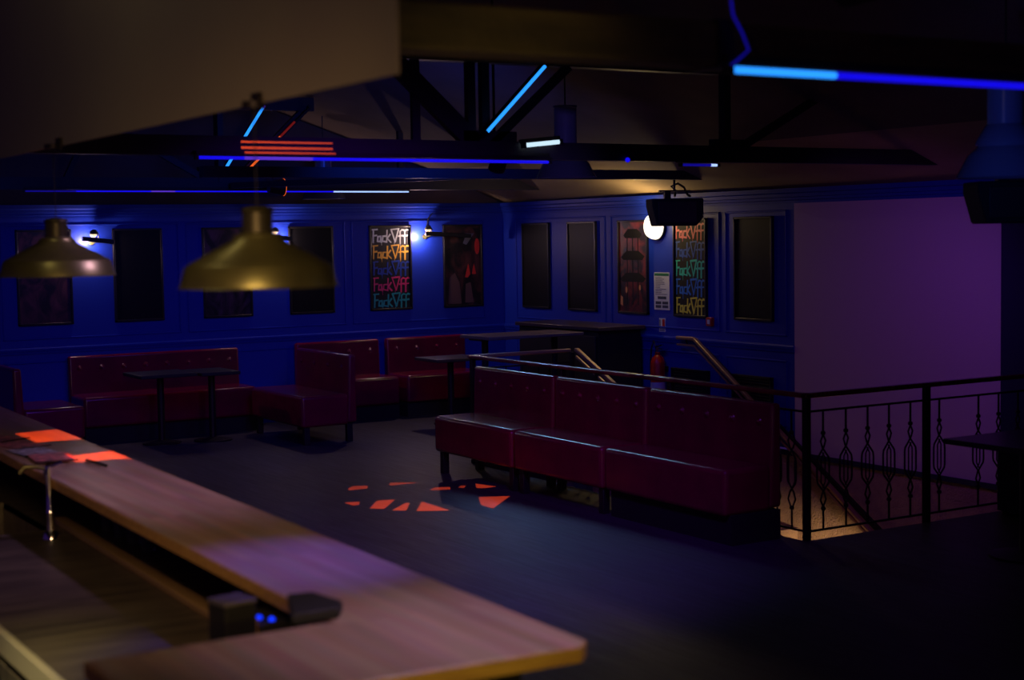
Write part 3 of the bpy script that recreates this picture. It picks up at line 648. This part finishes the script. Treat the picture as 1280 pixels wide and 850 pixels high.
t_ = mb.build('bar_mat', 'rubber', bevel=.005); t_.location.z = .001; tag(t_, 'black rubber mat at the inner corner of the bar top', 'mat')
menu_m = mat('menu_print', (.04, .02, .03), .4, noise=(22, (.95, .3, .25))); menu_g = mat('menu_print_grey', (.04, .04, .05), .4, noise=(20, (.7, .72, .8)))
for i, (x, y, rz, lab) in enumerate(((1.84, 8.1, .5, 'printed menu card on the bar, farthest along and cut by the left edge'), (1.87, 7.75, .25, 'printed menu card on the bar, second from the left edge'),
        (1.86, 7.42, .1, 'grey printed menu card in the middle of the overlapping row'), (1.87, 7.15, -.1, 'printed menu card with red pictures nearest the chrome tap'))):
    t = thing('menu_card', lab, 'menu', (x, y, 1.1+.002+i*.003), rz, group=None)
    MB().b2((-.09, -.14, 0), (.09, .14, .0025)).build('sheet', menu_g if i % 2 == 0 and i else menu_m, t)
    MB().b2((-.095, -.146, -.001), (.095, -.139, .003)).build('binding_edge', 'matte', t)
t = thing('black_pen', 'thin dark pen lying on the bar beside the menu cards', 'pen', (2.0, 6.86, 1.107), .1)
MB().tube([(0, -.1, 0), (0, .08, 0)], .006).build('barrel', 'rubber', t); MB().tube([(0, .08, 0), (0, .13, 0)], .0065).build('cap', 'black', t)
def bottle(label, x, y, z, h_, m_, grp):
    t = thing('bottle', label, 'bottle', (x, y, z), 0, grp)
    MB().lathe([(0, 0), (.034, 0), (.036, .01), (.036, h_*.58), (.03, h_*.68), (.013, h_*.78), (.013, h_), (0, h_)], n=20).build('glass_body', m_, t)
    MB().lathe([(0, h_), (.015, h_), (.015, h_+.015), (0, h_+.015)]).build('cap', 'iron', t)
    MB().lathe([(.0367, h_*.2), (.0367, h_*.48)]).build('paper_label', 'paper', t)
def tumbler(label, x, y):
    t = tag(MB().lathe([(0, 0), (.028, 0), (.034, .11), (.031, .11), (.026, .008), (0, .008)], n=20).build('tumbler', 'clear', loc=(x, y, .85)), label, 'glass', 'tumblers under the bar top')
for i, y in enumerate((6.6, 6.42, 6.24, 6.06)): tumbler('clear tumbler in the row standing on the worktop under the bar top', 1.96, y)
t = thing('speed_rail', 'steel bottle rack hanging from the worktop edge, lower left corner', 'rack', (1.0, 4.6, .5))
mb = MB(); mb.b2((0, -.7, 0), (.11, 2, .01)); mb.b2((0, -.7, 0), (.006, 2, .12)); mb.b2((.104, -.7, 0), (.11, 2, .285)); mb.build('tray', 'steel', t)
for i, y in enumerate((4.35, 4.62, 4.86, 5.1, 5.34)): bottle(['green bottle in the steel rack, closest to the bottom edge', 'green bottle in the steel rack, second from the bottom edge', 'green bottle in the steel rack, third from the bottom edge', 'green bottle in the steel rack, fourth from the bottom edge', 'green bottle in the steel rack, hidden furthest left'][i], 1.055, y, .51, .27, 'glass', 'bottles in the rack')

# ---------------------------------------------------------------- light
W = bpy.data.worlds.new('world'); bpy.context.scene.world = W; W.use_nodes = True
bg = W.node_tree.nodes['Background']; bg.inputs[0].default_value = (.32, .12, 1, 1); bg.inputs[1].default_value = .05
# blue wash on the two panelled walls
for a_ in (((6.2, 11.0, 3.2), 16, (8.8, 16.5, 1.0)), ((3.2, 11.5, 3.0), 7, (4.7, 16.5, .9))):
    light('AREA', a_[0], a_[1], (.01, .07, 1), 1.2, target=a_[2]).data.spread = math.radians(105)
# purple stage wash on the white stair wall
light('SPOT', (7.9, 8.0, 2.5), 42, (.4, .07, 1), .2, target=(10, 9.9, .7), angle=95, blend=1)
# purple and blue wash on the bar and the floor
light('SPOT', (3.1, 5.6, 3.3), 130, (.62, .34, .85), .1, target=(1.95, 6.3, 1.1), angle=62, blend=1)
light('SPOT', (2.9, 4.4, 3.2), 230, (.13, .07, 1), .05, target=(1.9, 4.35, 1.1), angle=26, blend=1)
light('SPOT', (2.6, 3.0, 3.2), 160, (.6, .38, .8), .05, target=(1.9, 3.35, 1.1), angle=34, blend=1)
light('SPOT', (4.4, 6.0, 3.3), 380, (.26, .04, 1), .2, target=(4.6, 9.2, 0), angle=84, blend=1)
light('SPOT', (3.6, 4.0, 3.2), 45, (.6, .45, .8), .2, target=(3.5, 5.0, 0), angle=30, blend=1)
light('SPOT', (3.0, 7.5, 3.2), 34, (.8, .03, .5), .2, target=(6.6, 10.6, .4), angle=32, blend=1)  # added unseen magenta spot to brighten the bench row
# added unseen spots that tint the enamel lamps blue and violet
light('SPOT', (4.6, 4.4, 2.3), 30, (.05, .14, 1), .03, target=(6.4, 5.5, 2.6), angle=45, blend=1)
light('SPOT', (5.2, 8.0, 2.2), 36, (.25, .16, 1), .03, target=(6.97, 10.5, 2.85), angle=30, blend=1)
# added unseen cool area light above the railing, for bench edge highlights
o = light('AREA', (7.5, 12.6, 2.62), 1.8, (.3, .5, 1), .06, target=(6.75, 9.9, .5)); o.data.spread = math.radians(42); o.data.shape = 'RECTANGLE'; o.data.size = .06; o.data.size_y = 2.2
# warm bar light, plus added unseen spots brightening beam, counter and front edges
light('POINT', (.8, 2.4, 3.4), 4, (1, .7, .3), .1)
light('POINT', (.9, 5.2, 3.9), 6, (1, .78, .45), .08)
light('SPOT', (.6, 2.2, 2.75), 150, (1, .58, .28), .4, target=(2.0, 5.8, 1.1), angle=48, blend=.8)
light('SPOT', (1.9, 2.4, 1.9), 11, (1, .75, .25), .1, target=(2.2, 3.7, 2.62), angle=40, blend=1)
light('SPOT', (1.25, 1.6, 1.4), 32, (1, .7, .12), .05, target=(1.85, 3.1, 1.08), angle=60, blend=1)
light('SPOT', (.4, 3.4, 1.9), 170, (1, .8, .4), .1, target=(1.1, 4.6, .85), angle=24, blend=1)
# warm lamp down in the stairwell
light('SPOT', (8.9, 9.0, -1.0), 260, (1, .62, .3), .06, target=(10, 10.7, -1.35), angle=52, blend=.9)

# ---------------------------------------------------------------- camera
cam = bpy.data.cameras.new('camera'); co = bpy.data.objects.new('camera', cam); COL.objects.link(co)
Rw = Matrix(((0.8521225792, 0.0497719257, -0.5209701195), (-0.5230724514, 0.0490380423, -0.8508763018), (-0.0168023973, 0.9975560264, 0.0678207463)))
Rw = Matrix((( .8521225792, .0497719257, -.5209701195), (-.5230724514, .0490380423, -.8508763018), (-.0168023973, .9975560264, .0678207463)))
co.matrix_world = Matrix.Translation((0, 0, 2.1)) @ Rw.to_4x4()
cam.sensor_width = 36; cam.lens = 1926/1280*36; cam.clip_start = .05
cam.dof.use_dof = True; cam.dof.focus_distance = 14.5; cam.dof.aperture_fstop = 2.2
sc = bpy.context.scene; sc.camera = co
sc.view_settings.view_transform = 'Standard'; sc.view_settings.look = 'None'; sc.view_settings.gamma = 1; sc.view_settings.exposure = -.1
sc.view_settings.use_curve_mapping = False
sc.cycles.max_bounces = 6; sc.cycles.sample_clamp_indirect = 3
